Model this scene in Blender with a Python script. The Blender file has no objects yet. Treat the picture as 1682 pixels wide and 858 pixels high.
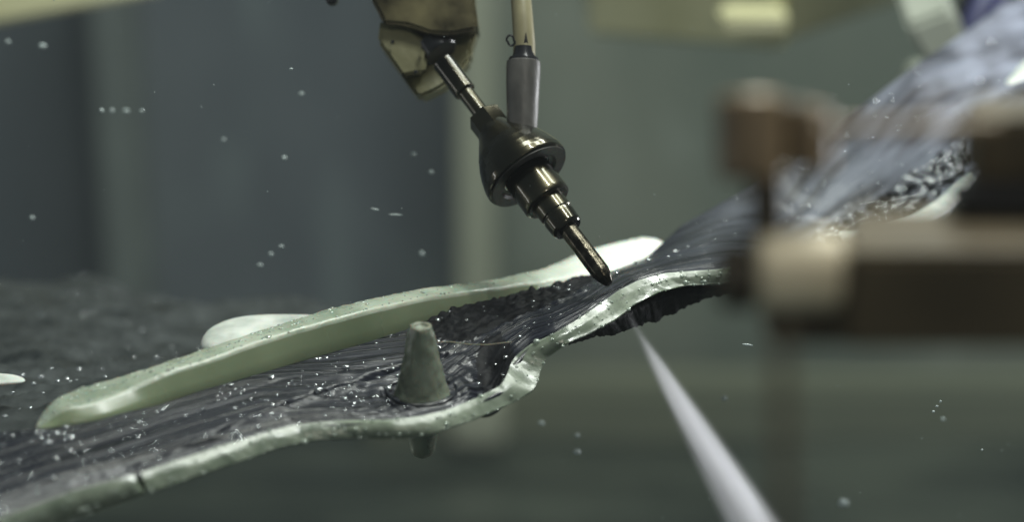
import bpy, math, random
import numpy as np
from mathutils import Vector, Matrix, noise
random.seed(7); rng = np.random.default_rng(7)
S = bpy.context.scene
C = S.collection
rad = math.radians

# ------------------------------------------------------------------ camera
PITCH = rad(20); CAMZ = 0.34; THW = 0.2222; FOCUS = 0.905
cd = bpy.data.cameras.new('camera'); cam = bpy.data.objects.new('camera', cd); C.objects.link(cam)
cam.location = (0, 0, CAMZ); cam.rotation_euler = (rad(90) - PITCH, 0, 0)
cd.sensor_width = 36; cd.lens = 18 / THW; cd.clip_start = 0.02; cd.clip_end = 50
cd.dof.use_dof = True; cd.dof.focus_distance = FOCUS; cd.dof.aperture_fstop = 4.2
S.camera = cam
# ------------------------------------------------------------------ world
w = bpy.data.worlds.new('World'); S.world = w; w.use_nodes = True
bg = w.node_tree.nodes['Background']; bg.inputs[0].default_value = (0.62, 0.78, 0.82, 1); bg.inputs[1].default_value = 0.165
S.view_settings.view_transform = 'Standard'; S.view_settings.look = 'None'
S.view_settings.exposure = -0.22; S.view_settings.gamma = 1
S.cycles.use_denoising = True
S.cycles.volume_bounces = 2; S.cycles.max_bounces = 8
S.cycles.sample_clamp_indirect = 4
# ------------------------------------------------------------------ lamps
def area(name, loc, target, sx, sy, power, col):
    l = bpy.data.lights.new(name, 'AREA'); l.shape = 'RECTANGLE'; l.size = sx; l.size_y = sy
    l.energy = power; l.color = col
    o = bpy.data.objects.new(name, l); C.objects.link(o); o.location = loc
    o.rotation_euler = (Vector(target) - Vector(loc)).to_track_quat('-Z', 'Y').to_euler()
    return o
area('key_lamp', (0.55, 1.75, 1.25), (0.05, 0.9, 0.0), 0.35, 0.12, 10, (0.95, 1.0, 0.94))
area('tank_lamp', (0.5, 1.5, 1.9), (0.5, 3.0, -0.5), 1.6, 0.5, 70, (0.94, 1.0, 0.90))

def strip_lamp(name, loc, target, along, ln, wd, power, col):
    o = area(name, loc, target, ln, wd, power, col)
    z = (Vector(loc) - Vector(target)).normalized(); x = (along - z * along.dot(z)).normalized(); y = z.cross(x)
    o.rotation_euler = Matrix((x, y, z)).transposed().to_euler(); return o
_c, _s = math.cos(PITCH), math.sin(PITCH); _F = Vector((0, _c, -_s)); _U = Vector((0, _s, _c)); _R = Vector((1, 0, 0))
AX = (_R * -.54 + _U * .74 + _F * .40).normalized()      # axis of the cutting head, upward
_e1 = (-_F + AX * _F.dot(AX)).normalized(); _e2 = (_R * .81 + _U * .59); _e2 = (_e2 - AX * _e2.dot(AX)).normalized()
_T = Vector((0.02, 0.86, 0.05)); _ca = _F.dot(AX)
_l = AX * _ca + (_e1 * math.cos(rad(50)) + _e2 * math.sin(rad(50))) * math.sqrt(1 - _ca ** 2)
strip_lamp('strip_lamp', _T + _l * .75, _T, AX, .26, .016, 4.0, (.95, 1, .95))
_l2 = AX * _ca + (_e1 * math.cos(rad(-75)) + _e2 * math.sin(rad(-75))) * math.sqrt(1 - _ca ** 2)
strip_lamp('strip_lamp', _T + _l2 * .9, _T, AX, .4, .05, .6, (.95, .97, 1))

area('clamp_fill', (0.32, -0.05, 0.85), (0.13, 0.54, 0.12), 0.12, 0.12, 1.7, (1, .93, .80))  # added fill light to brighten the clamp, no fitting of the machine
area('jet_fill', (0.62, 1.25, -0.02), (0.11, 0.84, -0.03), 0.12, 0.12, 3.8, (.96, .98, 1))  # added light from low behind to whiten the jet, no known source

# ------------------------------------------------------------------ pixel rays (photo pixels, 1682 wide) -> world points
cs, sn = math.cos(PITCH), math.sin(PITCH)
CAM = Vector((0, 0, CAMZ)); FW = Vector((0, cs, -sn)); UP = Vector((0, sn, cs)); RT = Vector((1, 0, 0))
def ray(px, py): return FW + RT * ((px - 841) / 841 * THW) + UP * ((429 - py) / 841 * THW)
def Pd(px, py, d): return CAM + ray(px, py) * d
def Pz(px, py, z):
    r = ray(px, py); return CAM + r * ((z - CAMZ) / r.z)
def PY(px, py, Y):
    r = ray(px, py); return CAM + r * (Y / r.y)
def topx(P):
    q = P - np.array(CAM); d = q @ np.array(FW)
    return 841 + (q @ np.array(RT)) / d / THW * 841, 429 - (q @ np.array(UP)) / d / THW * 841

# ------------------------------------------------------------------ materials
def mat(name, col=(.5, .5, .5), rough=.5, metal=0, **k):
    m = bpy.data.materials.new(name); m.use_nodes = True
    b = m.node_tree.nodes['Principled BSDF']
    b.inputs['Base Color'].default_value = (*col, 1); b.inputs['Roughness'].default_value = rough
    b.inputs['Metallic'].default_value = metal
    for kk, v in k.items(): b.inputs[kk.replace('_', ' ')].default_value = v
    return m
def N(m, t, **k):
    n = m.node_tree.nodes.new(t)
    for kk, v in k.items():
        if hasattr(n, kk): setattr(n, kk, v)
        else: n.inputs[kk.replace('_', ' ')].default_value = v
    return n
def L(m, a, b): m.node_tree.links.new(a, b)
def dirt(m, c1, c2, scale=40, stretch=(1, 1, 1), lo=.35, hi=.65, bump=0.0, bscale=200, rough=None, coord='Object', detail=6, bstretch=None):
    b = m.node_tree.nodes['Principled BSDF']
    tc = N(m, 'ShaderNodeTexCoord'); mp = N(m, 'ShaderNodeMapping'); mp.inputs['Scale'].default_value = stretch
    L(m, tc.outputs[coord], mp.inputs['Vector'])
    n = N(m, 'ShaderNodeTexNoise'); n.inputs['Scale'].default_value = scale; n.inputs['Detail'].default_value = detail
    L(m, mp.outputs[0], n.inputs['Vector'])
    r = N(m, 'ShaderNodeValToRGB'); r.color_ramp.elements[0].position = lo; r.color_ramp.elements[1].position = hi
    r.color_ramp.elements[0].color = (*c1, 1); r.color_ramp.elements[1].color = (*c2, 1)
    L(m, n.outputs[0], r.inputs[0]); L(m, r.outputs[0], b.inputs['Base Color'])
    if rough:
        q = N(m, 'ShaderNodeMapRange'); q.inputs['To Min'].default_value = rough[0]; q.inputs['To Max'].default_value = rough[1]
        q.inputs['From Min'].default_value = .3; q.inputs['From Max'].default_value = .7
        L(m, n.outputs[0], q.inputs['Value']); L(m, q.outputs[0], b.inputs['Roughness'])
    if bump:
        mp2 = N(m, 'ShaderNodeMapping'); mp2.inputs['Scale'].default_value = bstretch or stretch
        L(m, tc.outputs[coord], mp2.inputs['Vector'])
        n2 = N(m, 'ShaderNodeTexNoise'); n2.inputs['Scale'].default_value = bscale; n2.inputs['Detail'].default_value = 5
        L(m, mp2.outputs[0], n2.inputs['Vector'])
        bp = N(m, 'ShaderNodeBump'); bp.inputs['Strength'].default_value = bump; bp.inputs['Distance'].default_value = .001
        L(m, n2.outputs[0], bp.inputs['Height']); L(m, bp.outputs[0], b.inputs['Normal'])
    return m

M_wallL = dirt(mat('painted_steel_dark', rough=.6), (.068, .084, .10), (.115, .135, .152), 2.6, (1, 1, .6), bump=.1, bscale=8)
M_wallR = dirt(mat('painted_steel_green', rough=.6), (.10, .128, .108), (.19, .21, .175), 2.4, (1, 1, .5), bump=.1, bscale=8)
M_post = dirt(mat('post_paint', rough=.55), (.30, .32, .25), (.38, .39, .31), 3, (1, 1, .4))
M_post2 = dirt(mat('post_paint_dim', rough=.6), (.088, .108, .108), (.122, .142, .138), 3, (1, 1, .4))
def mist_wisps(m, col, amt):  # diagonal wisps of airborne mist put into the base colour
    b = m.node_tree.nodes['Principled BSDF']; tc = N(m, 'ShaderNodeTexCoord'); mp = N(m, 'ShaderNodeMapping')
    mp.inputs['Rotation'].default_value = (0, rad(28), 0); mp.inputs['Scale'].default_value = (5, 1, 1.6); L(m, tc.outputs['Object'], mp.inputs[0])
    n = N(m, 'ShaderNodeTexNoise'); n.inputs['Scale'].default_value = 1.5; n.inputs['Detail'].default_value = 8; n.inputs['Distortion'].default_value = .8; L(m, mp.outputs[0], n.inputs[0])
    r = N(m, 'ShaderNodeMapRange'); r.inputs['From Min'].default_value = .52; r.inputs['From Max'].default_value = .78; r.inputs['To Max'].default_value = amt; L(m, n.outputs[0], r.inputs[0])
    src = b.inputs['Base Color'].links[0].from_socket; mx = N(m, 'ShaderNodeMix'); mx.data_type = 'RGBA'
    L(m, r.outputs[0], mx.inputs[0]); L(m, src, mx.inputs[6]); mx.inputs[7].default_value = (*col, 1); L(m, mx.outputs[2], b.inputs['Base Color'])
mist_wisps(M_wallL, (.20, .25, .25), .6); mist_wisps(M_wallR, (.30, .34, .31), .5); mist_wisps(M_post, (.2, .22, .19), .6); mist_wisps(M_post2, (.22, .26, .24), .6)
M_water = dirt(mat('tank_water', rough=.25), (.008, .014, .013), (.065, .077, .062), 6, (.5, 1.6, 1), bump=.6, bscale=14, bstretch=(.7, 2, 1))
M_olive = dirt(mat('olive_steel', rough=.45), (.42, .41, .22), (.62, .60, .38), 6, bump=.1, bscale=20)
M_olived = dirt(mat('olive_steel_dark', rough=.5), (.10, .10, .05), (.17, .165, .09), 6)
M_rail = dirt(mat('rail_paint', rough=.6), (.12, .135, .10), (.16, .17, .12), 4, (.5, 1, 1))
M_black = mat('wet_black_sheet', rough=.3)
dirt(M_black, (.002, .0025, .004), (.020, .022, .034), 1, (1.6, 55, 1), .34, .72, bump=.7, bscale=1, rough=(.12, .42), coord='UV', bstretch=(.9, 90, 1))
M_black.node_tree.nodes['Principled BSDF'].inputs['Coat Weight'].default_value = .15
M_black.node_tree.nodes['Principled BSDF'].inputs['Coat Roughness'].default_value = .12
def end_sheen(m):  # blue-grey wet sheen of the far end mixed into the base colour
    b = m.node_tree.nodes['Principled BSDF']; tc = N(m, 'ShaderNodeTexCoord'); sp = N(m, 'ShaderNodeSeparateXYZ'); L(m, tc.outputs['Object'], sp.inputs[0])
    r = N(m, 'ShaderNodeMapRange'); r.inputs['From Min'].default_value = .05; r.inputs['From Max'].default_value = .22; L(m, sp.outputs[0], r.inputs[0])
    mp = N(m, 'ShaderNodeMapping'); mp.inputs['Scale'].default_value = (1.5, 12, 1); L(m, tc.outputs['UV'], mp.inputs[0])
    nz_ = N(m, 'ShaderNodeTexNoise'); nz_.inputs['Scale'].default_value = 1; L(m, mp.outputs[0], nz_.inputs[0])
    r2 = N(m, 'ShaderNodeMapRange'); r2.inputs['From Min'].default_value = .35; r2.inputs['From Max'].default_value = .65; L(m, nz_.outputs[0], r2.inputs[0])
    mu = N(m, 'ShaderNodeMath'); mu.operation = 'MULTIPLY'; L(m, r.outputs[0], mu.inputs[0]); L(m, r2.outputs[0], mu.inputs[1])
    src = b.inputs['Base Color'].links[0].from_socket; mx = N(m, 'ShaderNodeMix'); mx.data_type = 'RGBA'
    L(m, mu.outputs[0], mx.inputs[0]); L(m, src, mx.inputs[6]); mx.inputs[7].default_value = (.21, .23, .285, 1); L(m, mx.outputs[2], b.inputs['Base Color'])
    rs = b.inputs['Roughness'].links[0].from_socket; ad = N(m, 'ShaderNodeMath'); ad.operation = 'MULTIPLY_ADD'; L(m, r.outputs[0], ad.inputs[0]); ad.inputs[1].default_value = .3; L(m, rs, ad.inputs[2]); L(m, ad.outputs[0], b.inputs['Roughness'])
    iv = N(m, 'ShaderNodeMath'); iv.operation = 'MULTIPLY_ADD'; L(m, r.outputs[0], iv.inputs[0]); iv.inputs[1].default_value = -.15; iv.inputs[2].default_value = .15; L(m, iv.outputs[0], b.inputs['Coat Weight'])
end_sheen(M_black)
M_black.node_tree.nodes['Principled BSDF'].inputs['Specular IOR Level'].default_value = .22
M_mat = mat('wet_black_mat', rough=.3)
dirt(M_mat, (.012, .015, .016), (.05, .057, .058), 50, (1, 1, 1), .3, .75, bump=.5, bscale=160, rough=(.4, .8))
M_mat.node_tree.nodes['Principled BSDF'].inputs['Specular IOR Level'].default_value = .22
M_foam = dirt(mat('black_foam', rough=.6), (.002, .002, .003), (.009, .0095, .012), 200, bump=.4, bscale=500)
M_foam.node_tree.nodes['Principled BSDF'].inputs['Specular IOR Level'].default_value = .12
M_green = mat('pale_green_resin', rough=.32, Subsurface_Weight=.45, Subsurface_Scale=.006)
M_green.node_tree.nodes['Principled BSDF'].inputs['Subsurface Radius'].default_value = (.8, 1, .7)
dirt(M_green, (.10, .122, .092), (.215, .245, .19), 75, (1, 1, 1), .3, .7, bump=.22, bscale=220, rough=(.12, .38))
M_greend = mat('green_resin_face', rough=.28, Subsurface_Weight=.35, Subsurface_Scale=.006)
dirt(M_greend, (.14, .175, .105), (.235, .275, .175), 14, (1, 1, 1), .3, .7, bump=.12, bscale=60, rough=(.2, .4))
M_fl = mat('flange_resin', rough=.32, Subsurface_Weight=.4, Subsurface_Scale=.006)
dirt(M_fl, (.22, .265, .20), (.38, .42, .34), 60, (1, 1, 1), .3, .7, bump=.35, bscale=260, rough=(.2, .5))
def whiten_right(m):  # base colour turns whiter towards the flange's right end
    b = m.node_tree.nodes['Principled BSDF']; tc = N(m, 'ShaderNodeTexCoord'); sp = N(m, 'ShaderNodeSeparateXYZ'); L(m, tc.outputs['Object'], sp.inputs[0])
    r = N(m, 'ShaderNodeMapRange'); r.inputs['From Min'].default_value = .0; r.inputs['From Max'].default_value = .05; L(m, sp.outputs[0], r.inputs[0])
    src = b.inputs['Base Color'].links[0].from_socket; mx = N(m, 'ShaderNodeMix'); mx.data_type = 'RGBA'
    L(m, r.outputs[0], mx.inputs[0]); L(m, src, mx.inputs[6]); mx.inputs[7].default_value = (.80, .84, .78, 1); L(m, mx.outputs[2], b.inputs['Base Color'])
whiten_right(M_fl)
M_cone = mat('cone_resin', rough=.3, Subsurface_Weight=.3, Subsurface_Scale=.004, Transmission_Weight=.4)
dirt(M_cone, (.16, .19, .135), (.38, .42, .33), 90, (1, 1, .4), .3, .7, bump=.3, bscale=220, rough=(.15, .45))
M_white = dirt(mat('white_offcut', rough=.5, Subsurface_Weight=.3, Subsurface_Scale=.004), (.42, .46, .42), (.70, .73, .68), 90, bump=.3, bscale=150)
M_bead = mat('water_bead', (.9, .93, .97), .10, .28, Transmission_Weight=.9, IOR=1.4)
M_beadp = mat('pale_bead', (.62, .70, .62), .08, .12, Transmission_Weight=.6, IOR=1.4)
M_drop = mat('flying_drop', (.55, .62, .62), .15, 0, Transmission_Weight=.35, IOR=1.33)
M_brass = mat('dark_wet_steel', rough=.16, metal=1)
dirt(M_brass, (.013, .0115, .008), (.075, .067, .042), 45, (1, 1, 1), .3, .75, bump=.05, bscale=300, rough=(.16, .34))
M_brass.node_tree.nodes['Principled BSDF'].inputs['Coat Weight'].default_value = .6
M_brass.node_tree.nodes['Principled BSDF'].inputs['Coat Roughness'].default_value = .06
M_under = dirt(mat('underside_steel', rough=.5, metal=0, Specular_IOR_Level=.2), (.008, .008, .008), (.022, .02, .016), 120, bump=.2, bscale=300)  # near-black material for the underside of the shoulder disc
M_tube = dirt(mat('carbide_tube', rough=.28, metal=1), (.02, .018, .013), (.09, .08, .06), 260, bump=.15, bscale=900, rough=(.15, .35))
M_block = dirt(mat('brass_block', rough=.35, metal=.35), (.025, .021, .009), (.15, .13, .06), 60, (1, 1, 1), .3, .7, bump=.3, bscale=90, rough=(.25, .6))
M_block2 = dirt(mat('olive_plate', rough=.4, metal=.1), (.10, .095, .04), (.27, .255, .14), 45, (1, 1, 1), .3, .7, bump=.4, bscale=120, rough=(.3, .6))
M_sleeve = dirt(mat('grey_rubber', rough=.5), (.055, .052, .048), (.095, .09, .082), 90, (1, 1, .3), bump=.3, bscale=300, rough=(.35, .65))
M_hose = dirt(mat('tan_hose', rough=.4), (.15, .13, .07), (.26, .235, .14), 60, (1, 1, .3), bump=.15, bscale=200)
M_dark = mat('black_rubber', (.012, .012, .014), .25)
M_brown = dirt(mat('bronze_brown', rough=.4, metal=.1), (.07, .05, .024), (.125, .092, .048), 30)
M_brownd = dirt(mat('bronze_dark', rough=.5, metal=.2), (.03, .023, .013), (.06, .045, .025), 30)
M_copper = dirt(mat('copper_brown', rough=.4, metal=.1), (.17, .115, .065), (.30, .215, .125), 60)
M_beige = dirt(mat('beige_plastic', rough=.45), (.74, .62, .42), (.85, .73, .52), 40)
M_navy = mat('navy_hose', (.02, .022, .085), .4)
M_brack = dirt(mat('pale_bracket', rough=.5), (.19, .21, .175), (.29, .305, .26), 14)

# ------------------------------------------------------------------ mesh helpers
def obj(name, verts, faces, m, parent=None, smooth=True, sharp=35, uv=None, **props):
    me = bpy.data.meshes.new(name)
    me.from_pydata([tuple(v) for v in verts], [], [tuple(f) for f in faces]); me.validate()
    me.materials.append(m)
    if uv is not None:
        l = me.uv_layers.new(name='UVMap'); idx = np.empty(len(me.loops), int); me.loops.foreach_get('vertex_index', idx)
        l.data.foreach_set('uv', np.asarray(uv)[idx].ravel())
    if smooth:
        me.shade_smooth()
        if sharp: me.set_sharp_from_angle(angle=rad(sharp))
    o = bpy.data.objects.new(name, me); C.objects.link(o)
    if parent:
        o.parent = parent; o.matrix_parent_inverse = Matrix.Translation(-parent.location)
    for k, v in props.items(): o[k] = v
    return o
def thing(name, loc, label, cat, group=None):
    o = bpy.data.objects.new(name, None); C.objects.link(o); o.location = loc; o.empty_display_size = .01
    o['label'] = label; o['category'] = cat
    if group: o['group'] = group
    return o
def nz(p, f, seed=0): return noise.noise(Vector((p[0] * f + seed, p[1] * f, p[2] * f)))
def frame_from(d):
    d = Vector(d).normalized(); a = Vector((1, 0, 0)) if abs(d.x) < .9 else Vector((0, 1, 0))
    u = d.cross(a).normalized(); v = d.cross(u).normalized(); return d, u, v
def lathe(base, d, prof, n=48, wob=0.0, freq=80, seed=0, caps=True):
    d, u, v = frame_from(d); V = []; F = []
    for s, r in prof:
        for i in range(n):
            a = 2 * math.pi * i / n
            p = base + d * s + (u * math.cos(a) + v * math.sin(a)) * r
            if wob: p += (u * math.cos(a) + v * math.sin(a)) * wob * nz(p, freq, seed)
            V.append(p)
    for j in range(len(prof) - 1):
        for i in range(n):
            k = (i + 1) % n; F.append((j * n + i, j * n + k, (j + 1) * n + k, (j + 1) * n + i))
    if caps: F.append(tuple(range(n))); F.append(tuple(reversed(range((len(prof) - 1) * n, len(prof) * n))))
    return V, F
def tube(pts, r, n=16, close=False):
    P = [Vector(p) for p in pts]; V = []; F = []; m = len(P)
    u = None
    for i, p in enumerate(P):
        t = (P[(i + 1) % m if close else min(i + 1, m - 1)] - P[(i - 1) % m if close else max(i - 1, 0)]).normalized()
        if u is None: _, u, _ = frame_from(t)
        u = (u - t * u.dot(t)).normalized(); v = t.cross(u)
        rr = r[i] if hasattr(r, '__len__') else r
        for k in range(n):
            a = 2 * math.pi * k / n; V.append(p + (u * math.cos(a) + v * math.sin(a)) * rr)
    for j in range(m if close else m - 1):
        for k in range(n):
            k2 = (k + 1) % n; j2 = (j + 1) % m
            F.append((j * n + k, j * n + k2, j2 * n + k2, j2 * n + k))
    if not close: F.append(tuple(range(n))); F.append(tuple(reversed(range((m - 1) * n, m * n))))
    return V, F
def box(c, s, rot=None, bev=.0):
    import bmesh
    bm = bmesh.new(); bmesh.ops.create_cube(bm, size=1)
    for v in bm.verts: v.co = Vector((v.co.x * s[0], v.co.y * s[1], v.co.z * s[2]))
    if bev: bmesh.ops.bevel(bm, geom=bm.edges[:], offset=bev, segments=2, affect='EDGES')
    M = Matrix.Translation(c) @ (rot.to_4x4() if rot else Matrix())
    bm.transform(M); V = [v.co.copy() for v in bm.verts]; F = [tuple(v.index for v in f.verts) for f in bm.faces]; bm.free()
    return V, F
def prism(front, back, bev=.0):
    """solid between two matching outlines, edges bevelled"""
    import bmesh
    bm = bmesh.new(); a = [bm.verts.new(p) for p in front]; b = [bm.verts.new(p) for p in back]; n = len(a)
    bm.faces.new(a); bm.faces.new(list(reversed(b)))
    for i in range(n): bm.faces.new((a[i], b[i], b[(i + 1) % n], a[(i + 1) % n]))
    bmesh.ops.recalc_face_normals(bm, faces=bm.faces[:])
    if bev: bmesh.ops.bevel(bm, geom=bm.edges[:], offset=bev, segments=2, affect='EDGES', clamp_overlap=True)
    bm.verts.index_update(); V = [v.co.copy() for v in bm.verts]; F = [tuple(v.index for v in f.verts) for f in bm.faces]; bm.free()
    return V, F
def smooth1(A, it=3):
    A = A.copy()
    for _ in range(it): A[1:-1] = .25 * A[:-2] + .5 * A[1:-1] + .25 * A[2:]
    return A
def resample(ctrl, n, it=6):
    """ctrl: rows of any values, first two are px; even spacing"""
    A = np.array(ctrl, float); d = np.r_[0, np.cumsum(np.hypot(*np.diff(A[:, :2], axis=0).T))]
    t = np.linspace(0, d[-1], n); B = np.stack([np.interp(t, d, A[:, k]) for k in range(A.shape[1])], 1)
    return smooth1(B, it)
def grid_faces(nu, nv, closed_v=False):
    F = []
    for i in range(nu - 1):
        for j in range(nv if closed_v else nv - 1):
            k = (j + 1) % nv
            F.append((i * nv + j, (i + 1) * nv + j, (i + 1) * nv + k, i * nv + k))
    return F

# ================================================================== SETTING
WY = 3.0; FL = -.96
xl = PY(755, 300, WY).x
V, F = box(Vector(((-3 + xl) / 2, WY + .03, .2)), (xl + 3, .06, 3.2)); obj('wall_left', V, F, M_wallL, smooth=False, kind='structure')
V, F = box(Vector(((3 + xl) / 2 + .002, WY + .03, .2)), (3 - xl, .06, 3.2)); obj('wall_right', V, F, M_wallR, smooth=False, kind='structure')
# water in the tank, gentle swell
nx, ny = 120, 120; V = []
for i in range(nx):
    for j in range(ny):
        x = -2.8 + 5.6 * i / (nx - 1); y = -.5 + 3.5 * j / (ny - 1)
        V.append((x, y, FL + .012 * nz((x, y, 0), 3) + .006 * nz((x, y * 2, 0), 9, 3)))
obj('tank_water', V, grid_faces(nx, ny), M_water, kind='structure')
def post(px, wpx, m, label, Y=WY - .12):
    c = PY(px, 300, Y); wd = wpx / 841 * THW * Y / .96
    t = thing('tank_post', (c.x, Y, FL), label, 'post')
    V, F = box(Vector((c.x, Y, .3)), (wd, .10, 3.0), bev=.006); obj('post_body', V, F, m, t)
    V, F = box(Vector((c.x, Y, FL + .05)), (wd * 1.5, .16, .06), bev=.005); obj('foot_plate', V, F, m, t)
post(783, 62, M_post, 'broad pale olive upright post on the back wall behind the cutting nozzle')
post(205, 66, M_post2, 'dim grey green upright post on the dark left part of the back wall')
t = thing('wall_rail', (.3, WY - .1, -.85), 'blurred horizontal olive rail low on the back wall under the panel', 'rail')
a = PY(600, 672, WY - .1); b = PY(2000, 672, WY - .1)
V, F = box(Vector(((a.x + b.x) / 2, WY - .1, a.z)), (b.x - a.x, .07, .10), bev=.01); obj('rail_bar', V, F, M_rail, t)

# ---- olive gantry beams, far, blurred
def beam(name, pix, d, up, back, label):
    t = thing(name, Pd(*pix[0], d[0]), label, 'beam')
    lo = [Pd(p[0], p[1], dd) for p, dd in zip(pix, d)]
    n = len(lo)
    fr = lo + [p + Vector((0, 0, up)) for p in reversed(lo)]
    bk = [p + Vector((0, back, 0)) for p in fr]
    V, F = prism(fr, bk, .004); obj('beam_body', V, F, M_olive, t)
    return t, lo
t, lo = beam('gantry_beam', [(968, 58), (1290, 84)], (1.75, 1.6), .085, .30, 'olive yellow steel beam at the top right behind the nozzle')
m = (lo[0] + lo[1]) / 2
V, F = box(Pd(1236, 30, 1.585), (.045, .03, .014), bev=.003); obj('beam_highlight', V, F, M_olive, t)  # small block added to stand in for the highlight on the beam
a, b = Pd(1290, 70, 1.62), Pd(1530, -15, 2.0)
d_, u_, v_ = frame_from(b - a)
V, F = prism([a, b, b + Vector((0, 0, .06)), a + Vector((0, 0, .06))], [a + Vector((-.03, .07, 0)), b + Vector((-.03, .07, 0)), b + Vector((-.03, .07, .06)), a + Vector((-.03, .07, .06))], .003)
obj('side_arm', V, F, M_olived, t)
beam('gantry_beam', [(-120, 62), (270, -12)], (1.6, 1.7), .10, .25, 'dark olive beam crossing the top left corner of the view')

# ================================================================== PANEL
panel = thing('composite_panel', Pz(600, 640, 0), 'long wet black moulded panel with pale green edges lying under the cutting nozzle', 'panel')
ctrl = [  # front px, back px, zf, zb, roughness of back edge
 (-250, 945, -300, 775, 0, 0, 0), (22, 848, -100, 725, 0, 0, 0), (128, 809, 20, 708, 0, 0, 0), (223, 784, 120, 700, 0, 0, 0),
 (362, 737, 260, 668, 0, 0, 0), (484, 702, 400, 622, 0, 0, 0), (610, 695, 540, 580, 0, 0, 0), (736, 677, 668, 541, 0, 0, 0.1),
 (819, 641, 740, 516, 0, .003, 1), (838, 603, 819, 495, .004, .004, 1), (870, 570, 870, 483, .009, .004, 1), (908, 553, 910, 473, .013, .004, .9),
 (964, 519, 960, 457, .018, .004, .6), (1003, 489, 985, 450, .02, .004, .3), (1048, 464, 1015, 442, .02, .004, .2), (1092, 452, 1060, 425, .02, .004, .2),
 (1178, 446, 1120, 370, .02, .008, .2), (1300, 425, 1240, 302, .016, .016, .2), (1450, 385, 1330, 240, .012, .03, .2), (1520, 352, 1400, 185, .012, .04, .2),
 (1600, 292, 1500, 112, .012, .05, .2), (1720, 200, 1620, 30, .012, .05, .2), (1850, 90, 1760, -80, .012, .05, 0)]
NU, NV = 640, 110
R = resample(ctrl, NU, 5)
FP = np.array([Pz(r[0], r[1], r[4]) for r in R]); BP = np.array([Pz(r[2], r[3], r[5]) for r in R])
ulen = np.r_[0, np.cumsum(np.linalg.norm(np.diff((FP + BP) / 2, axis=0), axis=1))]
vv = np.linspace(0, 1, NV)
G = FP[:, None, :] * (1 - vv[None, :, None]) + BP[:, None, :] * vv[None, :, None]
PX, PYX = topx(G.reshape(-1, 3)); PX = PX.reshape(NU, NV); PYX = PYX.reshape(NU, NV)
def g(x, s): return np.exp(-(x / s) ** 2)
def ss(x, a, b): t = np.clip((x - a) / (b - a), 0, 1); return t * t * (3 - 2 * t)
dist = vv[None, :] * np.linalg.norm(BP - FP, axis=1)[:, None]          # metres from the front edge
Z = np.zeros((NU, NV))
for c, s, h in ((.0025, .0010, .0012), (.0062, .0012, .0019), (.0105, .0010, .0015), (.015, .0014, .0012), (.024, .0018, .0011), (.034, .0014, .0008), (.047, .002, .0010)):
    wv = c + .0010 * np.sin(ulen * 7)[:, None]
    Z += .65 * h * g(dist - wv, s) * (1 - ss(PX, 1250, 1350))
# ply step running along the sheet
pl = np.array([(225, 768), (300, 737), (400, 694), (480, 660), (560, 630), (665, 596), (760, 575), (860, 560)], float)
ly = np.interp(PX, pl[:, 0], pl[:, 1]); msk = ss(PX, 215, 240) * (1 - ss(PX, 700, 780))
dd = PYX - ly
Z += msk * (-.0026 * g(dd, 3.0) + .0012 * g(dd - 7, 4))
# second faint ply line
ly2 = np.interp(PX, [0, 200, 460, 700], [770, 705, 625, 580]); Z += (1 - ss(PX, 600, 760)) * (-.0006 * g(PYX - ly2, 3) + .0003 * g(PYX - ly2 - 6, 4))
# bowl round the cone, swirl lines
cx, cy = 694, 640; rr = np.hypot((PX - cx), (PYX - cy) * 2.3)
Z += -.0035 * g(rr, 130) + .0004 * np.sin(rr / 5.5) * g(rr - 90, 60) * ss(rr, 40, 60)
# cliff before the raised right end
Z += -.006 * g((PX - 806), 26) * ss(PYX, 560, 600)
# trough of the far end
Z += -.016 * np.sin(np.pi * vv)[None, :] * ss(PX, 1150, 1350)
# rough foam
N1 = np.zeros((NU, NV)); N2 = np.zeros((NU, NV)); N3 = np.zeros((NU, NV))
for i in range(NU):
    for j in range(NV):
        p = G[i, j]
        N1[i, j] = noise.noise(Vector((ulen[i] * 2.2, dist[i, j] * 330 + 1.2 * noise.noise(Vector((ulen[i] * 4, 0, 0))), 0)))
        N2[i, j] = noise.noise(Vector((p[0] * 190, p[1] * 190, 3)))
        N3[i, j] = noise.noise(Vector((p[0] * 480, p[1] * 480, 3)))
rough = R[:, 6][:, None]
Z += .00016 * N1 * (1 - .9 * ss(PX, 1020, 1200)) + .00008 * N3
foam = rough * ss(vv[None, :] + 0 * Z, .35, .95) * (1 - ss(PX, 960, 1010))
Z += foam * (.0042 * np.abs(N2) + .0007 * N3 + .001)
gran = ss(PX, 1310, 1380) * (1 - ss(PX, 1570, 1620)) * g(vv[None, :] - .30 + 0 * Z, .17)
Z += gran * (.002 * N2 + .001 * N3)
Z[:, 0] = 0; Z[:, 1] *= .3
G[:, :, 2] += Z
uv = np.stack([np.repeat(ulen, NV) * 10, (dist * 10).ravel()], 1)
sheet = obj('black_sheet', G.reshape(-1, 3), grid_faces(NU, NV), M_black, panel, sharp=0, uv=uv)
sheet.data.materials.append(M_foam)
fmask = np.maximum(foam, .9 * g(PX - 812, 34) * g(PYX - 590, 40) + foam * 0)
mi = np.zeros(len(sheet.data.polygons), np.int32); nf = NV - 1
for i_ in range(NU - 1):
    mi[i_ * nf:(i_ + 1) * nf] = (fmask[i_, :-1] + .12 * N3[i_, :-1] > .38)
sheet.data.polygons.foreach_set('material_index', mi)
so = sheet.modifiers.new('thickness', 'SOLIDIFY'); so.thickness = .0025; so.offset = -1

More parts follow.
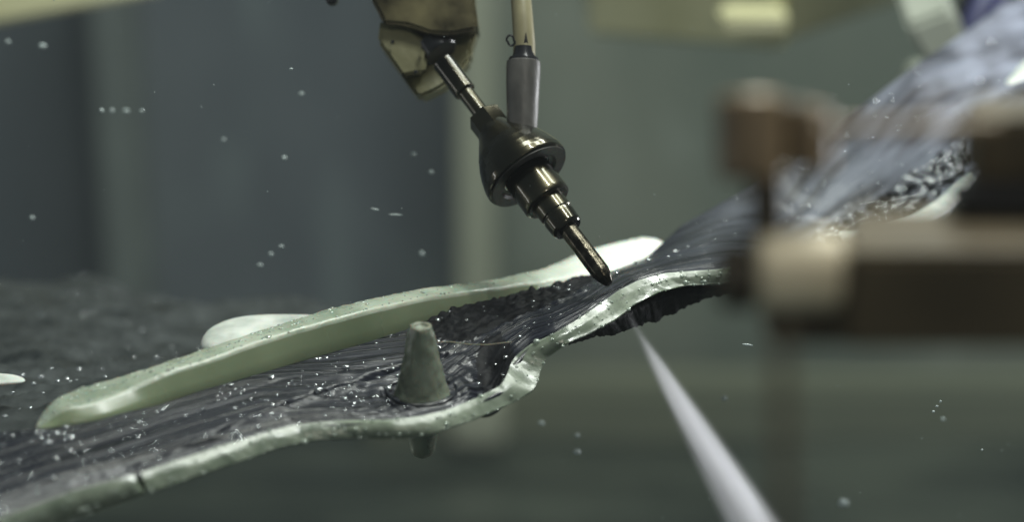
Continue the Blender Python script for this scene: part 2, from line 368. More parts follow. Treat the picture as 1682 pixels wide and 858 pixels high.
# ---- front green edge strip
fb = np.array([(-250, 990), (22, 890), (128, 858), (184, 837), (240, 817), (390, 765), (463, 740), (517, 729), (589, 725), (660, 727), (715, 717), (757, 702),
  (798, 687), (849, 664), (878, 645), (884, 629), (888, 612), (898, 592), (936, 566), (970, 552), (1014, 528), (1042, 505), (1087, 483), (1126, 474), (1184, 472), (1300, 455)], float)
fa = np.array([(-250, 945), (22, 848), (128, 809), (184, 795), (223, 784), (362, 737), (442, 713), (484, 702), (560, 695), (640, 694), (690, 688), (736, 677), (778, 660), (822, 638),
  (834, 618), (838, 603), (846, 590), (870, 570), (908, 553), (945, 531), (980, 507), (1015, 481), (1048, 464), (1092, 452), (1178, 446), (1300, 425)], float)
fb[:, 1] -= 3.5; C2 = np.concatenate([fa, fb], 1)
NS = 520
Q = resample(C2, NS, 4)
zf = np.interp(Q[:, 0], R[:, 0], R[:, 4]); Qx = Q[:, 0]
strip_pts = []
def strip_cols(Q, zf):
    cols = []
    for k in range(len(Q)):
        ax, ay, bx, by = Q[k]; A = Pz(ax, ay, zf[k])
        h = by - ay
        w1 = .0004 * nz(A, 160) + .0003 * nz(A, 420, 5)
        two = 1 if ax > 905 else 0
        a = ax + (bx - ax) * .18; m_ = ax + (bx - ax) * .6
        pA0 = A + Vector((0, .003, -.004))
        pA = A + Vector((0, .0006, .0006))
        p1 = PY(a, ay + h * .20 + .6 * nz(A, 200, 9), A.y - .0014)
        p2 = PY(m_ * .35 + a * .65, ay + h * .40 + .8 * nz(A, 90, 7), A.y - .0022 - w1)
        p3 = PY(m_, ay + h * .70, A.y - (.0020 if two else .0027) - w1)
        p4 = PY(bx, by - h * .10 + 1.2 * nz(A, 150, 2), A.y - .0024)
        p5 = PY(bx, by + 1.3 * nz(A, 240, 2), A.y - .0006)
        p6 = p5 + Vector((0, .006, .001)); p7 = p5 + Vector((0, .008, .004))
        cols.append([pA0, pA, p1, p2, p3, p4, p5, p6, p7])
    return cols
def build_strip(sel):
    cols = strip_cols(Q[sel], zf[sel]); nv = len(cols[0]); V = [p for c in cols for p in c]
    F = grid_faces(len(cols), nv, True); F.append(tuple(range(nv))); F.append(tuple(reversed(range((len(cols) - 1) * nv, len(cols) * nv))))
    o = obj('edge_strip', V, F, M_green, panel, sharp=60)
    return o, np.array([[tuple(p) for p in c[1:6]] for c in cols])
idx = np.arange(NS)
k1 = np.argmin(np.abs(Qx - 226))
_, sg1 = build_strip(idx[:k1]); o2, sg2 = build_strip(idx[k1 + 2:])
# black fuzz left under the raised right edge
cf = [(930, 560, 935, 566), (960, 548, 972, 556), (1000, 530, 1010, 549), (1040, 508, 1050, 537), (1080, 490, 1085, 525), (1120, 478, 1130, 504), (1160, 474, 1160, 492), (1200, 470, 1205, 478), (1260, 465, 1260, 470)]
Qf = resample(cf, 150, 3); V = []
for ax, ay, bx, by in Qf:
    T = Pz(ax, ay, .013)
    for k, f in enumerate((0, .33, .66, 1)):
        p = PY(ax + (bx - ax) * f, ay + (by - ay) * f, T.y + .004 + .010 * f)
        n_ = .0013 * nz(p, 200) + .0009 * nz(p, 620, 4); p += Vector((0, n_, n_ * .55)); V.append(p)
    b_ = V[-1]; V.append(b_ + Vector((0, .006, .003))); V.append(V[-6 + 1] + Vector((0, .012, 0)))
fz = obj('torn_underside', V, grid_faces(len(Qf), 6, True), M_foam, panel, sharp=0)

# ---- rear pale flange
ou = [(58, 702), (62, 690), (84, 659), (128, 637), (195, 620), (251, 603), (312, 581), (418, 547), (500, 520), (534, 509), (600, 493), (694, 474), (803, 461), (899, 440), (930, 424), (960, 410), (1000, 400), (1050, 388), (1078, 388), (1090, 400)]
ri = [(62, 703), (72, 697), (100, 672), (152, 664), (215, 640), (275, 612), (334, 595), (425, 562), (500, 538), (540, 528), (600, 511), (694, 490), (803, 476), (899, 462), (930, 456), (960, 449), (1000, 439), (1048, 425), (1076, 411), (1089, 405)]
bo = [(66, 704), (85, 702), (120, 699), (175, 690), (240, 670), (290, 655), (345, 639), (435, 612), (505, 588), (547, 578), (605, 562), (694, 534), (803, 506), (899, 479), (930, 470), (960, 460), (1000, 449), (1044, 436), (1074, 420), (1088, 408)]
NR = 340
Q3 = resample(np.concatenate([np.array(ou), np.array(ri), np.array(bo)], 1), NR, 40)
V = []; fg = []
for k, (ox, oy, rx, ry, bx, by) in enumerate(Q3):
    B = Pz(bx, by, 0.0)
    n1 = nz(B, 110); n2 = nz(B, 330, 8)
    Rg = PY(rx, ry + 1.2 * n1, B.y + .0035)
    O = Pz(ox, oy + 1.5 * n2 + 1.0 * n1, Rg.z - .0005)
    if O.y < Rg.y + .001: O.y = Rg.y + .001
    f1 = B + Vector((0, .0006, -.004)); f2 = B.lerp(Rg, .4); f2.y -= .0004; f3 = B.lerp(Rg, .86); f3.y -= .0001
    t1 = Rg.lerp(O, .2) + Vector((0, 0, .0003)); t2 = Rg.lerp(O, .55) + Vector((0, 0, .0006 + .0004 * n2)); t3 = Rg.lerp(O, .9) + Vector((0, 0, .0004))
    o1 = O + Vector((0, .001, -.002)); o2_ = Vector((O.x, O.y + .002, -.004))
    row = [f1, B, f2, f3, Rg, t1, t2, t3, o1, o2_]; V += row
    fg.append([tuple(p) for p in (Rg, t1, t2, t3)])
nv = 10; F = grid_faces(NR, nv, True); F.append(tuple(range(nv))); F.append(tuple(reversed(range((NR - 1) * nv, NR * nv))))
fl = obj('rear_flange', V, F, M_fl, panel, sharp=0)
fl.data.materials.append(M_greend)
for i, p in enumerate(fl.data.polygons):
    if i < (NR - 1) * nv * .80 and (i % nv) < 3: p.material_index = 1
fl['label'] = 'pale green upright rear flange'

# ---- white flange under the far end
wf = [(1380, 392, 1385, 400), (1440, 384, 1450, 392), (1500, 364, 1515, 380), (1540, 338, 1560, 360), (1575, 308, 1592, 318), (1600, 290, 1610, 296)]
Qw = resample(wf, 80, 3); V = []
for ax, ay, bx, by in Qw:
    A = Pz(ax, ay, .012); n_ = .001 * nz(A, 200)
    B = PY(bx, by, A.y - .003)
    V += [A + Vector((0, .004, .001)), A + Vector((0, 0, .001)), A.lerp(B, .5) + Vector((0, -.004 + n_, .001)), B, B + Vector((0, .006, 0))]
obj('end_flange', V, grid_faces(80, 5, True), M_white, panel, sharp=0)
wf = [(1656, 140, 1657, 141), (1664, 130, 1667, 138), (1680, 112, 1686, 130), (1720, 70, 1740, 100)]
Qw = resample(wf, 60, 3); V = []
for ax, ay, bx, by in Qw:
    A = Pz(ax, ay, .046)
    V += [A + Vector((0, .006, 0)), A, PY((ax + bx) / 2, (ay + by) / 2, A.y - .006), PY(bx, by, A.y - .003), PY(bx, by, A.y + .006)]
obj('upper_lip', V, grid_faces(60, 5, True), M_white, panel, sharp=0)

# ---- cone plug
cb = Pz(693, 646, -.003)
PXM = .2222 / 841 * .88
prof = [(-.0262, .0002), (-.0260, .0026), (-.0245, .0042), (-.018, .0058), (-.006, .0085), (.0, .0106), (.0015, .0099), (.005, .0090), (.012, .0074), (.020, .0057), (.0262, .0045), (.0272, .0041), (.0274, .0030), (.0264, .0022), (.026, .0002)]
pp = []
for (s0, r0), (s1, r1) in zip(prof[:-1], prof[1:]):
    for q in range(4): pp.append((s0 + (s1 - s0) * q / 4, r0 + (r1 - r0) * q / 4))
pp.append(prof[-1])
V, F = lathe(Vector(cb), (0, 0, 1), pp, 56, .0007, 420, 2)
cone = obj('cone_plug', V, F, M_cone, panel, sharp=0); cone['label'] = 'rough translucent cone plug standing up through the sheet'
for r_, z_ in ((.0132, .0006), (.0156, .0001)):
    V, F = tube([cb + Vector((math.cos(a) * r_ * (1 + .05 * math.sin(3 * a)), math.sin(a) * r_, z_)) for a in np.linspace(0, 2 * math.pi, 48, endpoint=False)], .0006, 8, True)
    obj('swirl_ring', V, F, M_black, panel, uv=np.zeros((len(V), 2)))

# ---- loose strand
pts = [Pz(715, 563, .006), Pz(740, 562, .0075), Pz(770, 566, .007), Pz(800, 567, .008), Pz(840, 562, .0085)]
V, F = tube(pts, .00022, 8); obj('loose_strand', V, F, M_cone, panel)

# ---- black mat behind, left
bk = [(-250, 455), (0, 462), (150, 462), (230, 486), (330, 492), (450, 500), (560, 505), (700, 520)]
fr_ = [(-350, 790), (-80, 738), (30, 716), (130, 708), (250, 680), (400, 630), (540, 590), (700, 545)]
Qm = resample(np.concatenate([np.array(fr_), np.array(bk)], 1), 260, 5)
nv = 120; V = []
for ax, ay, bx, by in Qm:
    A = Pz(ax, ay, -.003); B = Pz(bx, by, -.11)
    for j in range(nv):
        f = j / (nv - 1); p = A.lerp(B, f)
        amp = min(1, f * 8)
        p.z += amp * (.010 * f * nz(p, 22, 3) + .003 * nz(p, 45) + .0016 * nz(p, 140, 4) + .0008 * nz(p, 420, 6)); V.append(p)
V_mat = V
mt = obj('rubble_mat', V, grid_faces(260, nv), M_mat, sharp=0)
mt['label'] = 'rough wet black mat spread behind the pale rear flange at left'; mt['category'] = 'mat'
mt.modifiers.new('thickness', 'SOLIDIFY').thickness = .004
# white offcuts on the mat
def lump(pts, z, h, label, name='plastic_offcut'):
    Cn = Vector((0, 0, 0)); base = [Pz(p[0], p[1], z) for p in pts]
    for b_ in base: Cn += b_
    Cn /= len(base); n = len(base); V = []; F = []
    for f, hh in ((1, 0), (1.0, .5), (.9, .85), (.6, 1), (.2, 1.03)):
        for b_ in base:
            p = Cn.lerp(b_, f) + Vector((0, 0, h * hh)); p.z += h * .12 * nz(p, 160); V.append(p)
    for j in range(4):
        for i in range(n): k = (i + 1) % n; F.append((j * n + i, j * n + k, (j + 1) * n + k, (j + 1) * n + i))
    F.append(tuple(range(4 * n, 5 * n))); F.append(tuple(reversed(range(n))))
    o = obj(name, V, F, M_white, sharp=0); s = o.modifiers.new('s', 'SUBSURF'); s.levels = 1; s.render_levels = 2
    o['label'] = label; o['category'] = 'offcut'; return o
lump([(322, 597), (330, 570), (345, 558), (372, 549), (430, 543), (530, 543), (600, 548), (600, 560), (420, 600)], -.014, .009, 'white rounded plastic piece half hidden behind the pale rear flange')
lump([(-60, 624), (-30, 618), (0, 619), (30, 622), (46, 628), (38, 634), (0, 636), (-50, 640)], -.006, .002, 'small flat white scrap lying on the black mat at the left margin')

# ================================================================== CUTTING HEAD
tip = Pd(1001, 467, FOCUS + .002)
k = THW / 841 * FOCUS / math.cos(math.asin(.40))          # metres along the axis per photo pixel
kr = THW / 841 * FOCUS
head = thing('cutting_head', tip, 'dark wet metal cutting head slanting down to its thin nozzle tip', 'cutting head')
def part(name, prof, m, n=64, off=Vector((0, 0, 0)), parent=head, **kw):
    pr = []
    for (s0, r0), (s1, r1) in zip(prof[:-1], prof[1:]):
        Ls_ = math.hypot(s1 - s0, r1 - r0); pr.append((s0, r0))
        if Ls_ > 5:
            for f in (.8 / Ls_, 1 - .8 / Ls_): pr.append((s0 + (s1 - s0) * f, r0 + (r1 - r0) * f))
    pr.append(prof[-1])
    V, F = lathe(tip + off, AX, [(s * k, r * kr) for s, r in pr], n, **kw); return obj(name, V, F, m, parent, sharp=30)
part('focusing_tube', [(0, 5), (1.5, 7), (12, 12.5), (20, 15), (24, 15.6), (70, 15.6), (128, 15.6)], M_tube, wob=.00018, freq=500)
part('collet', [(112, 14), (112.5, 24), (115, 26.5), (118, 27.5), (138, 28.5), (141, 27), (143, 27), (145, 29), (175, 29)], M_brass)
part('barrel', [(168, 28), (168, 38), (170, 41.5), (173, 42.8), (178, 42.8), (205, 42.3), (240, 42.3)], M_brass)
part('shoulder_disc', [(230, 40), (230, 52), (226, 56), (225, 73), (227, 76.5), (230, 77.5), (238, 77), (246, 75), (258, 71), (272, 65), (288, 56), (302, 46), (316, 36), (330, 27), (335, 22)], M_brass)
part('disc_face', [(228, 45), (228, 51), (223.8, 55.5), (222.5, 73.5), (224.8, 73.5), (226, 56), (230, 45)], M_under, caps=False)
hexp = [(322, 20), (323, 29), (326, 31), (354, 31), (357, 29), (358, 18)]
part('hex_nut', hexp, M_brass, n=6)
part('inlet_tube', [(350, 14), (420, 14)], M_brass)
part('gland', [(408, 14), (408, 18), (410, 19.5), (445, 19.5), (474, 19.5)], M_brass)
# sleeve with hose
sb = Pd(857, 217, FOCUS + .030); stp = Pd(860, 100, FOCUS + .034); ds = (stp - sb)
Ls = ds.length; kk = THW / 841 * (FOCUS + .03)
V, F = lathe(sb, ds, [(-.004, 24 * kk), (0, 24.5 * kk), (Ls * .25, 26 * kk), (Ls * .7, 27.5 * kk), (Ls * .93, 28.5 * kk), (Ls * .99, 28 * kk), (Ls, 26 * kk), (Ls, 20 * kk), (Ls * .97, 19 * kk)], 48, .0004, 120)
obj('rubber_sleeve', V, F, M_sleeve, head)
V, F = lathe(sb, ds, [(Ls * .9, 24.5 * kk), (Ls * 1.02, 25 * kk), (Ls * 1.045, 24 * kk), (Ls * 1.06, 19 * kk), (Ls * 1.12, 17 * kk), (Ls * 1.2, 16 * kk)], 48)
obj('black_collar', V, F, M_dark, head)
hp = [Pd(861, 92, FOCUS + .035), Pd(861, 70, FOCUS + .036), Pd(859, 40, FOCUS + .037), Pd(856, 0, FOCUS + .04), Pd(850, -60, FOCUS + .045), Pd(838, -160, FOCUS + .06)]
V, F = tube(hp, [18.5 * kk, 18 * kk, 17.5 * kk, 17 * kk, 17 * kk, 17 * kk], 32); obj('hose', V, F, M_hose, head)
# dark taped wedge on the hose
wd = [Pd(852, 92, .9), Pd(872, 92, .9), Pd(868, 70, .9), Pd(864, 52, .9), Pd(861, 66, .9), Pd(855, 80, .9)]
c0 = Pd(861, 75, FOCUS + .036)
V = []
for (pxx, pyy) in ((850, 93), (857, 78), (861, 68), (864, 52), (867, 68), (869, 78), (873, 93)):
    q = (pxx - 861) * kk; V.append(Pd(pxx, pyy, FOCUS + .036 - math.sqrt(max(0, (18.9 * kk) ** 2 - q * q))))
W2 = [v + FW * .0015 for v in V]; V, F = prism(V, W2); obj('tape_wedge', V, F, M_dark, head, smooth=False)
lp = [Pd(838 + 6 * math.cos(a) + (2 if math.sin(a) < 0 else 0), 66 - 8.5 * math.sin(a), FOCUS + .03) for a in np.linspace(0, 2 * math.pi, 28, endpoint=False)]
V, F = tube(lp, .00045, 8, True); obj('wire_loop', V, F, M_dark, head)

# holder block
def cp(x, y): return 580 + x / 3.364, y / 3.364
dB = FOCUS + .085
lowp = [(135, 230), (205, 330), (270, 420), (325, 500), (362, 540), (450, 505), (540, 450), (600, 380), (655, 320), (650, 280), (665, 225), (690, 160), (540, 140), (300, 110), (165, 110)]
def outline(pts, d, tilt=0): return [Pd(*cp(x, y), d + tilt * (y - 300) / 300) for x, y in pts]
fr1 = outline(lowp, dB - .012, -.010); bk1 = [p + AX * .0 + FW * .035 for p in fr1]
V, F = prism(fr1, bk1, .0016); obj('clamp_plate', V, F, M_block2, head)
up_ = [(95, -10), (150, 90), (165, 130), (300, 140), (430, 185), (540, 190), (692, 163), (690, 110), (672, 0), (660, -200), (60, -200)]
fr2 = outline(up_, dB - .026, -.002); bk2 = [p + FW * .05 for p in fr2]
V, F = prism(fr2, bk2, .002); obj('holder_block', V, F, M_block, head)
lf = [(150, 100), (135, 230), (270, 420), (395, 400), (425, 250), (330, 160)]
fr3 = outline(lf, dB - .021, -.006); V, F = prism(fr3, [p + FW * .010 for p in fr3], .0015); obj('side_plate', V, F, M_block2, head)
c_ = Pd(*cp(480, 280), dB - .017)
V, F = lathe(c_, -AX, [(-.006, 30 * kr), (.001, 31 * kr), (.0015, 29 * kr), (.0015, 19 * kr)], 40); obj('bore_dark', V, F, M_dark, head)  # black disc standing in for the dark inside the bore
for x, y, r in ((218, 230, 3.5), (385, 262, 3.2), (345, 395, 3.8), (158, 55, 6)):
    c_ = Pd(*cp(x, y), dB - .027 - .006 * (y - 300) / 300)
    V, F = lathe(c_, -FW, [(-.003, r * kr), (0, r * kr), (.0006, r * .7 * kr)], 12); obj('grub_screw', V, F, M_dark, head)
V, F = lathe(Pd(545, -2, FOCUS + .06), FW, [(-.003, .0012), (-.002, .0026), (.004, .0026)], 20); obj('cap_nut', V, F, M_dark, head)

# ================================================================== WATER JET (volume)
JD = (RT * .50 - UP * .86 - FW * .20).normalized()
jt = Pd(1001, 466, FOCUS + .002)
JL = .165
mj = bpy.data.materials.new('jet_mist'); mj.use_nodes = True; nt = mj.node_tree; nt.nodes.clear()
out = nt.nodes.new('ShaderNodeOutputMaterial'); pv = nt.nodes.new('ShaderNodeVolumePrincipled'); nt.links.new(pv.outputs[0], out.inputs['Volume'])
pv.inputs['Color'].default_value = (.97, .96, 1, 1); pv.inputs['Anisotropy'].default_value = .45
tc = nt.nodes.new('ShaderNodeTexCoord'); sp = nt.nodes.new('ShaderNodeSeparateXYZ'); nt.links.new(tc.outputs['Object'], sp.inputs[0])
def ma(op, a, b=None, clamp=False):
    n = nt.nodes.new('ShaderNodeMath'); n.operation = op; n.use_clamp = clamp
    for i, x in enumerate((a, b)):
        if x is None: continue
        if isinstance(x, (int, float)): n.inputs[i].default_value = x
        else: nt.links.new(x, n.inputs[i])
    return n.outputs[0]
def jr(z): return (.0006 + z * .078) * 1.5
X, Y_, Z_ = sp.outputs; 
r2 = ma('SQRT', ma('ADD', ma('MULTIPLY', X, X), ma('MULTIPLY', Y_, Y_)))
Rz = ma('MULTIPLY', ma('ADD', ma('MULTIPLY', Z_, .078), .0006), 1.5)
q = ma('DIVIDE', r2, Rz)
fall = ma('POWER', ma('SUBTRACT', 1.0, q, True), 4.2)
nn = nt.nodes.new('ShaderNodeTexNoise'); nn.inputs['Scale'].default_value = 1; nn.inputs['Detail'].default_value = 4
mp = nt.nodes.new('ShaderNodeMapping'); mp.inputs['Scale'].default_value = (620, 620, 16); nt.links.new(tc.outputs['Object'], mp.inputs[0]); nt.links.new(mp.outputs[0], nn.inputs[0])
st = ma('MULTIPLY', ma('SUBTRACT', nn.outputs[0], .22, True), 3.6)
ramp = nt.nodes.new('ShaderNodeMapRange'); ramp.interpolation_type = 'SMOOTHSTEP'; nt.links.new(Z_, ramp.inputs[0])
ramp.inputs[1].default_value = .022; ramp.inputs[2].default_value = .062; ramp.inputs[3].default_value = 160; ramp.inputs[4].default_value = 3200
nt.links.new(ma('MULTIPLY', ma('MULTIPLY', fall, st), ramp.outputs[0]), pv.inputs['Density'])
Vj, Fj = lathe(Vector((0, 0, 0)), (0, 0, 1), [(z, jr(z) * 1.0) for z in np.linspace(0, JL, 14)], 32)
me = bpy.data.meshes.new('water_jet'); me.from_pydata(Vj, [], Fj); me.materials.append(mj)
jet = bpy.data.objects.new('water_jet', me); C.objects.link(jet); jet.location = jt; jet.rotation_euler = JD.to_track_quat('Z', 'Y').to_euler()
jet['label'] = 'white spreading water jet shooting down to the right below the panel'; jet['category'] = 'water jet'

# ================================================================== BEADS OF WATER
import bmesh
bm = bmesh.new(); bmesh.ops.create_icosphere(bm, subdivisions=2, radius=1); IV = np.array([v.co[:] for v in bm.verts]); IF = np.array([[v.index for v in f.verts] for f in bm.faces]); bm.free()
def beads(name, P, rad_, label, squash=.62, m=M_bead):
    n = len(P); Vs = (IV[None] * rad_[:, None, None]); Vs[:, :, 2] *= squash; Vs = Vs + P[:, None, :]
    Fs = IF[None] + (np.arange(n) * len(IV))[:, None, None]
    me = bpy.data.meshes.new(name); Va = Vs.reshape(-1, 3); Fa = Fs.reshape(-1, 3)
    me.vertices.add(len(Va)); me.vertices.foreach_set('co', Va.ravel()); me.loops.add(len(Fa) * 3); me.loops.foreach_set('vertex_index', Fa.ravel().astype(np.int32))
    me.polygons.add(len(Fa)); me.polygons.foreach_set('loop_start', np.arange(0, len(Fa) * 3, 3, dtype=np.int32)); me.update(calc_edges=True); me.validate()
    me.shade_smooth(); me.materials.append(m); o = bpy.data.objects.new(name, me); C.objects.link(o)
    o['label'] = label; o['kind'] = 'stuff'; o['category'] = 'water drops'; return o
# on the sheet
iu = rng.integers(0, NU - 1, 9000); jv = rng.integers(3, NV - 1, 9000)
P = G[iu, jv]; x = PX[iu, jv]
den = np.where(x < 450, .16, np.where(x < 700, .17, np.where(x < 960, .09, np.where(x < 1280, .06, .10))))
cl = np.array([noise.noise(Vector((p[0] * 45, p[1] * 60, 1))) for p in P])
keep = rng.random(9000) < den * (.35 + 1.1 * np.clip(cl + .35, 0, 1)); P = P[keep]
r = np.exp(rng.normal(math.log(.00062), .45, len(P))); P[:, 0] += rng.normal(0, .0005, len(P)); beads('sheet_drops', P, np.clip(r, .0002, .0017), 'fine water drops beaded all over the wet black sheet')
# granular heap on the far end
sel = np.argwhere((gran > .35)); sel = sel[rng.integers(0, len(sel), 260)]; P = G[sel[:, 0], sel[:, 1]].copy(); P[:, 2] += .0015 + rng.random(len(P)) * .003
beads('far_drops', P, rng.uniform(.0006, .0016, len(P)), 'sparkling wet granules heaped on the far end of the black sheet', 1)
sel = sel[rng.integers(0, len(sel), 330)]; P = G[sel[:, 0], sel[:, 1]].copy(); P[:, 2] += rng.random(len(P)) * .002
beads('black_crumbs', P, rng.uniform(.0012, .0028, len(P)), 'black wet crumbs lying among the drops at the far end of the sheet', .9, M_foam)
n_ = 70; P = []
for q_ in range(n_):
    P.append(tuple(Pd(random.uniform(0, 1682), random.uniform(0, 858), FOCUS + random.uniform(-.02, .12))))
beads('spray_specks', np.array(P), rng.uniform(.00010, .00028, n_), 'tiny specks of spray scattered through the air', 1, M_drop)
Vm = np.array([tuple(p_) for p_ in V_mat]); P = Vm[rng.integers(0, len(Vm), 420)] + [0, 0, .0006]; cl = np.array([noise.noise(Vector((p_[0] * 12, p_[1] * 12, 5))) for p_ in P]); P = P[cl > -.05]
beads('mat_drops', P, rng.uniform(.0004, .0013, len(P)), 'water drops glinting on the rough black mat behind the flange')
# on the flange top
fg = np.array(fg); ii = rng.integers(0, NR, 700); jj = rng.integers(1, 4, 700); P = fg[ii, jj] + np.abs(rng.normal(0, .0007, (700, 3))) * [1, -.6, 0]
kp = topx(P)[0] < rng.uniform(200, 900, 700); P = P[kp]; beads('flange_drops', P, np.exp(rng.normal(math.log(.00045), .4, len(P))), 'water drops along the top of the pale rear flange', .4, M_beadp)
sg = np.concatenate([sg1, sg2]); ii = rng.integers(0, len(sg), 420); jj = rng.integers(0, 5, 420); P = sg[ii, jj].copy(); beads('edge_drops', P, np.exp(rng.normal(math.log(.00042), .45, 420)), 'water drops clinging to the pale green front edge', .8, M_beadp)

# flying drops, each its own object
fly = [(13, 68, 5, 'second drop from the left in the top left corner, small and round'), (70, 75, 7, 'largest bright flying drop, near the top left corner'),
 (167, 182, 5, 'leftmost drop of the row of four before the dim post'), (184, 182, 5, 'second drop from the left in the row of four before the dim post'), (207, 182, 5.5, 'third drop from the left in the row of four before the dim post'), (233, 182, 5, 'rightmost drop of the row of four before the dim post'),
 (478, 113, 2.5, 'tiny flying drop highest above the middle of the dark wall'), (495, 154, 4, 'faint flying drop left of the holder block'), (367, 229, 3.5, 'faint flying drop between the dim post and the cutting head'), (467, 259, 5.5, 'round grey flying drop midway between dim post and nozzle'),
 (53, 358, 5, 'lone flying drop at the left margin above the black mat'), (462, 405, 4, 'uppermost of three drops in a slanting row above the rear flange'), (445, 418, 4, 'middle one of three drops in a slanting row above the rear flange'), (427, 436, 4, 'lowest of three drops in a slanting row above the rear flange'),
 (679, 253, 5, 'upper of two flying drops left of the pale post'), (708, 283, 6, 'lower of two flying drops left of the pale post'), (693, 417, 6, 'flying drop just above the middle of the rear flange'),
 (889, 696, 5, 'flying drop below the fold of the front edge'), (948, 716, 4, 'upper of two drops stacked below the panel'), (948, 743, 6.5, 'lower of two drops stacked below the panel'),
 (1545, 660, 2.2, 'topmost of three tiny drops under the brown clamp bar'), (1539, 668, 2.2, 'middle of three tiny drops under the brown clamp bar'), (1533, 677, 2.2, 'lowest of three tiny drops under the brown clamp bar'), (1549, 689, 3.5, 'blurred drop just right of the three tiny drops under the clamp bar'),
 (1613, 740, 2, 'lone bright pinpoint drop at the lower right'), (1190, 655, 5, 'faint drop right of the water jet'), (1385, 828, 9, 'large dim drop low beside the thin clamp rod')]
vm = None
for px_, py_, r_, lab in fly:
    dpt = FOCUS + random.uniform(.07, .14) if r_ > 3 else FOCUS + .01
    c = Pd(px_, py_, dpt)
    me = bpy.data.meshes.new('flying_drop')
    sq_ = (random.uniform(.75, 1.35), 1, random.uniform(.7, 1.1))
    Vd = [tuple(Vector((v[0] * sq_[0], v[1], v[2] * sq_[2])) * (.0042 * .054) * r_ * (1 + .3 * nz(v, 1.3, px_))) for v in IV]
    me.from_pydata(Vd, [], [tuple(int(q_) for q_ in f) for f in IF]); me.shade_smooth(); me.materials.append(M_drop)
    o = bpy.data.objects.new('flying_drop', me); C.objects.link(o); o.location = c; o['label'] = lab; o['category'] = 'water drop'; o['group'] = 'water drops flying in the air'
for px_, py_, ln, ang, lab in ((1228, 567, 9, -8, 'bright elongated drop between the jet and the brown clamp'), (650, 353, 12, -3, 'pale stretched drop beside the pale post, right one of a pair'), (616, 344, 8, -12, 'pale stretched drop beside the pale post, left one of a pair')):
    c = Pd(px_, py_, FOCUS + (.002 if ln == 9 else .05)); a_ = rad(ang); d_ = RT * math.cos(a_) + UP * math.sin(a_); q_ = kr * ln
    V, F = tube([c - d_ * q_, c - d_ * q_ * .5, c, c + d_ * q_ * .5, c + d_ * q_], [.0001, .0004, .0005, .0004, .0001], 10)
    o = obj('flying_drop', V, F, M_drop, sharp=0); o['label'] = lab; o['category'] = 'water drop'; o['group'] = 'water drops flying in the air'

# ================================================================== far right: bracket and hose
t = thing('pale_bracket', Pd(1530, 115, 1.3), 'pale grey green bracket hanging at the upper right behind the panel', 'bracket')
pf = [Pd(x, y, 1.3) for x, y in ((1488, 42), (1562, 14), (1584, 50), (1596, 96), (1533, 116), (1508, 82))]
V, F = prism(pf, [p + Vector((.0, .05, .01)) for p in pf], .003); obj('bracket_body', V, F, M_brack, t)
pf = [Pd(x, y, 1.36) for x, y in ((1465, 190), (1500, 110), (1530, 112), (1515, 150), (1490, 200))]
V, F = prism(pf, [p + Vector((.0, .02, .0)) for p in pf], .002); obj('bracket_tail', V, F, M_brack, t)
V, F = tube([Pd(1590, 95, 1.33), Pd(1598, 60, 1.33), Pd(1612, 20, 1.33), Pd(1650, -40, 1.35), Pd(1700, -90, 1.4)], .009, 20)
o = obj('navy_hose', V, F, M_navy); o['label'] = 'dark navy blue hose beside the pale bracket at the upper right'; o['category'] = 'hose'
V, F = tube([Pd(1565, 60, 1.42), Pd(1590, 20, 1.4), Pd(1612, -20, 1.4)], .009, 20)
o = obj('black_hose', V, F, M_dark); o['label'] = 'black hose between the pale bracket and the navy hose'; o['category'] = 'hose'

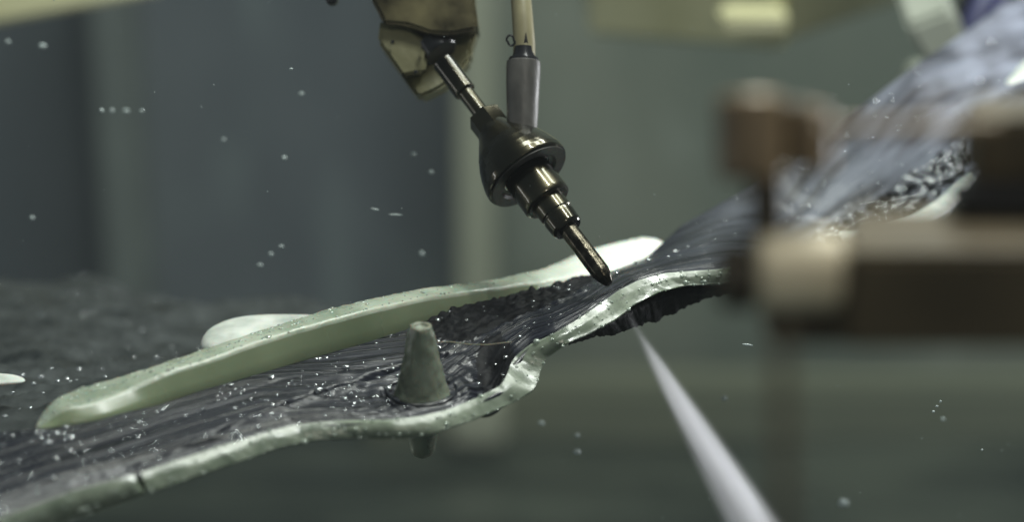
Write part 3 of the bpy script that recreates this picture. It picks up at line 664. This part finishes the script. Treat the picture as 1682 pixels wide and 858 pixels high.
# ================================================================== FOREGROUND CLAMP (close to the lens, out of focus)
D = .535; s = THW / 841 * D
clamp = thing('fixture_clamp', Pd(1310, 460, D), 'large out of focus brown metal clamp in front at the right', 'clamp')
def fbox(name, x0, y0, x1, y1, dep, m, d=D, bev=.0015, par=clamp):
    c = Pd((x0 + x1) / 2, (y0 + y1) / 2, d); V, F = box(c, ((x1 - x0) * s * d / D, dep, (y1 - y0) * s * d / D), bev=bev); return obj(name, V, F, m, par)
fbox('clamp_bar', 1380, 385, 1800, 555, .020, M_brown)
fbox('bar_rib', 1400, 352, 1800, 390, .012, M_brown, D + .012)
def fcyl(name, p0, p1, r, m, n=40, ch=.15):
    d_ = p1 - p0; Ln = d_.length; V, F = lathe(p0, d_, [(0, r * (1 - ch)), (r * ch, r), (Ln - r * ch, r), (Ln, r * (1 - ch))], n); return obj(name, V, F, m, clamp)
fcyl('clamp_knob', Pd(1240, 445, D), Pd(1382, 445, D), 66 * s, M_beige)
fcyl('knob_collar', Pd(1180, 455, D), Pd(1240, 455, D), 56 * s, M_brownd)
fbox('knob_shadow', 1255, 500, 1400, 552, .016, M_brownd, D + .004)  # dark block added in place of the shadow beneath the knob
fcyl('clamp_rod', Pd(1283, 520, .45), Pd(1290, 1000, .45), 13 * THW / 841 * .45, M_brown)
fcyl('upper_stem', Pd(1258, 270, D), Pd(1262, 400, D), 30 * s, M_brownd)
fcyl('left_lobe', Pd(1236, 295, D), Pd(1232, 155, D), 56 * s, M_copper)
fcyl('right_lobe', Pd(1335, 278, D), Pd(1335, 175, D), 32 * s, M_copper)
fbox('lobe_web', 1270, 165, 1350, 270, .008, M_brownd, D + .006)
fcyl('link_arm', Pd(1340, 212, D - .02), Pd(1640, 205, D - .02), 12 * s, M_copper)
fbox('end_block', 1590, 172, 1800, 295, .02, M_brown, D + .02)
fbox('gap_dark', 1560, 300, 1800, 348, .012, M_dark, D + .01)  # dark block added to fill the black opening between end block and bar

# ================================================================== MIST in the machine
V, F = box(Vector((0, 1.5, -.08)), (6.6, 3.6, 3.9))
hz = bpy.data.materials.new('mist'); hz.use_nodes = True; nt = hz.node_tree; nt.nodes.clear()
o_ = nt.nodes.new('ShaderNodeOutputMaterial'); p_ = nt.nodes.new('ShaderNodeVolumePrincipled'); nt.links.new(p_.outputs[0], o_.inputs['Volume'])
p_.inputs['Color'].default_value = (.9, .96, 1, 1); p_.inputs['Density'].default_value = .014
o = obj('haze', V, F, hz, smooth=False, kind='stuff'); o['label'] = 'thin grey mist filling the air inside the machine'
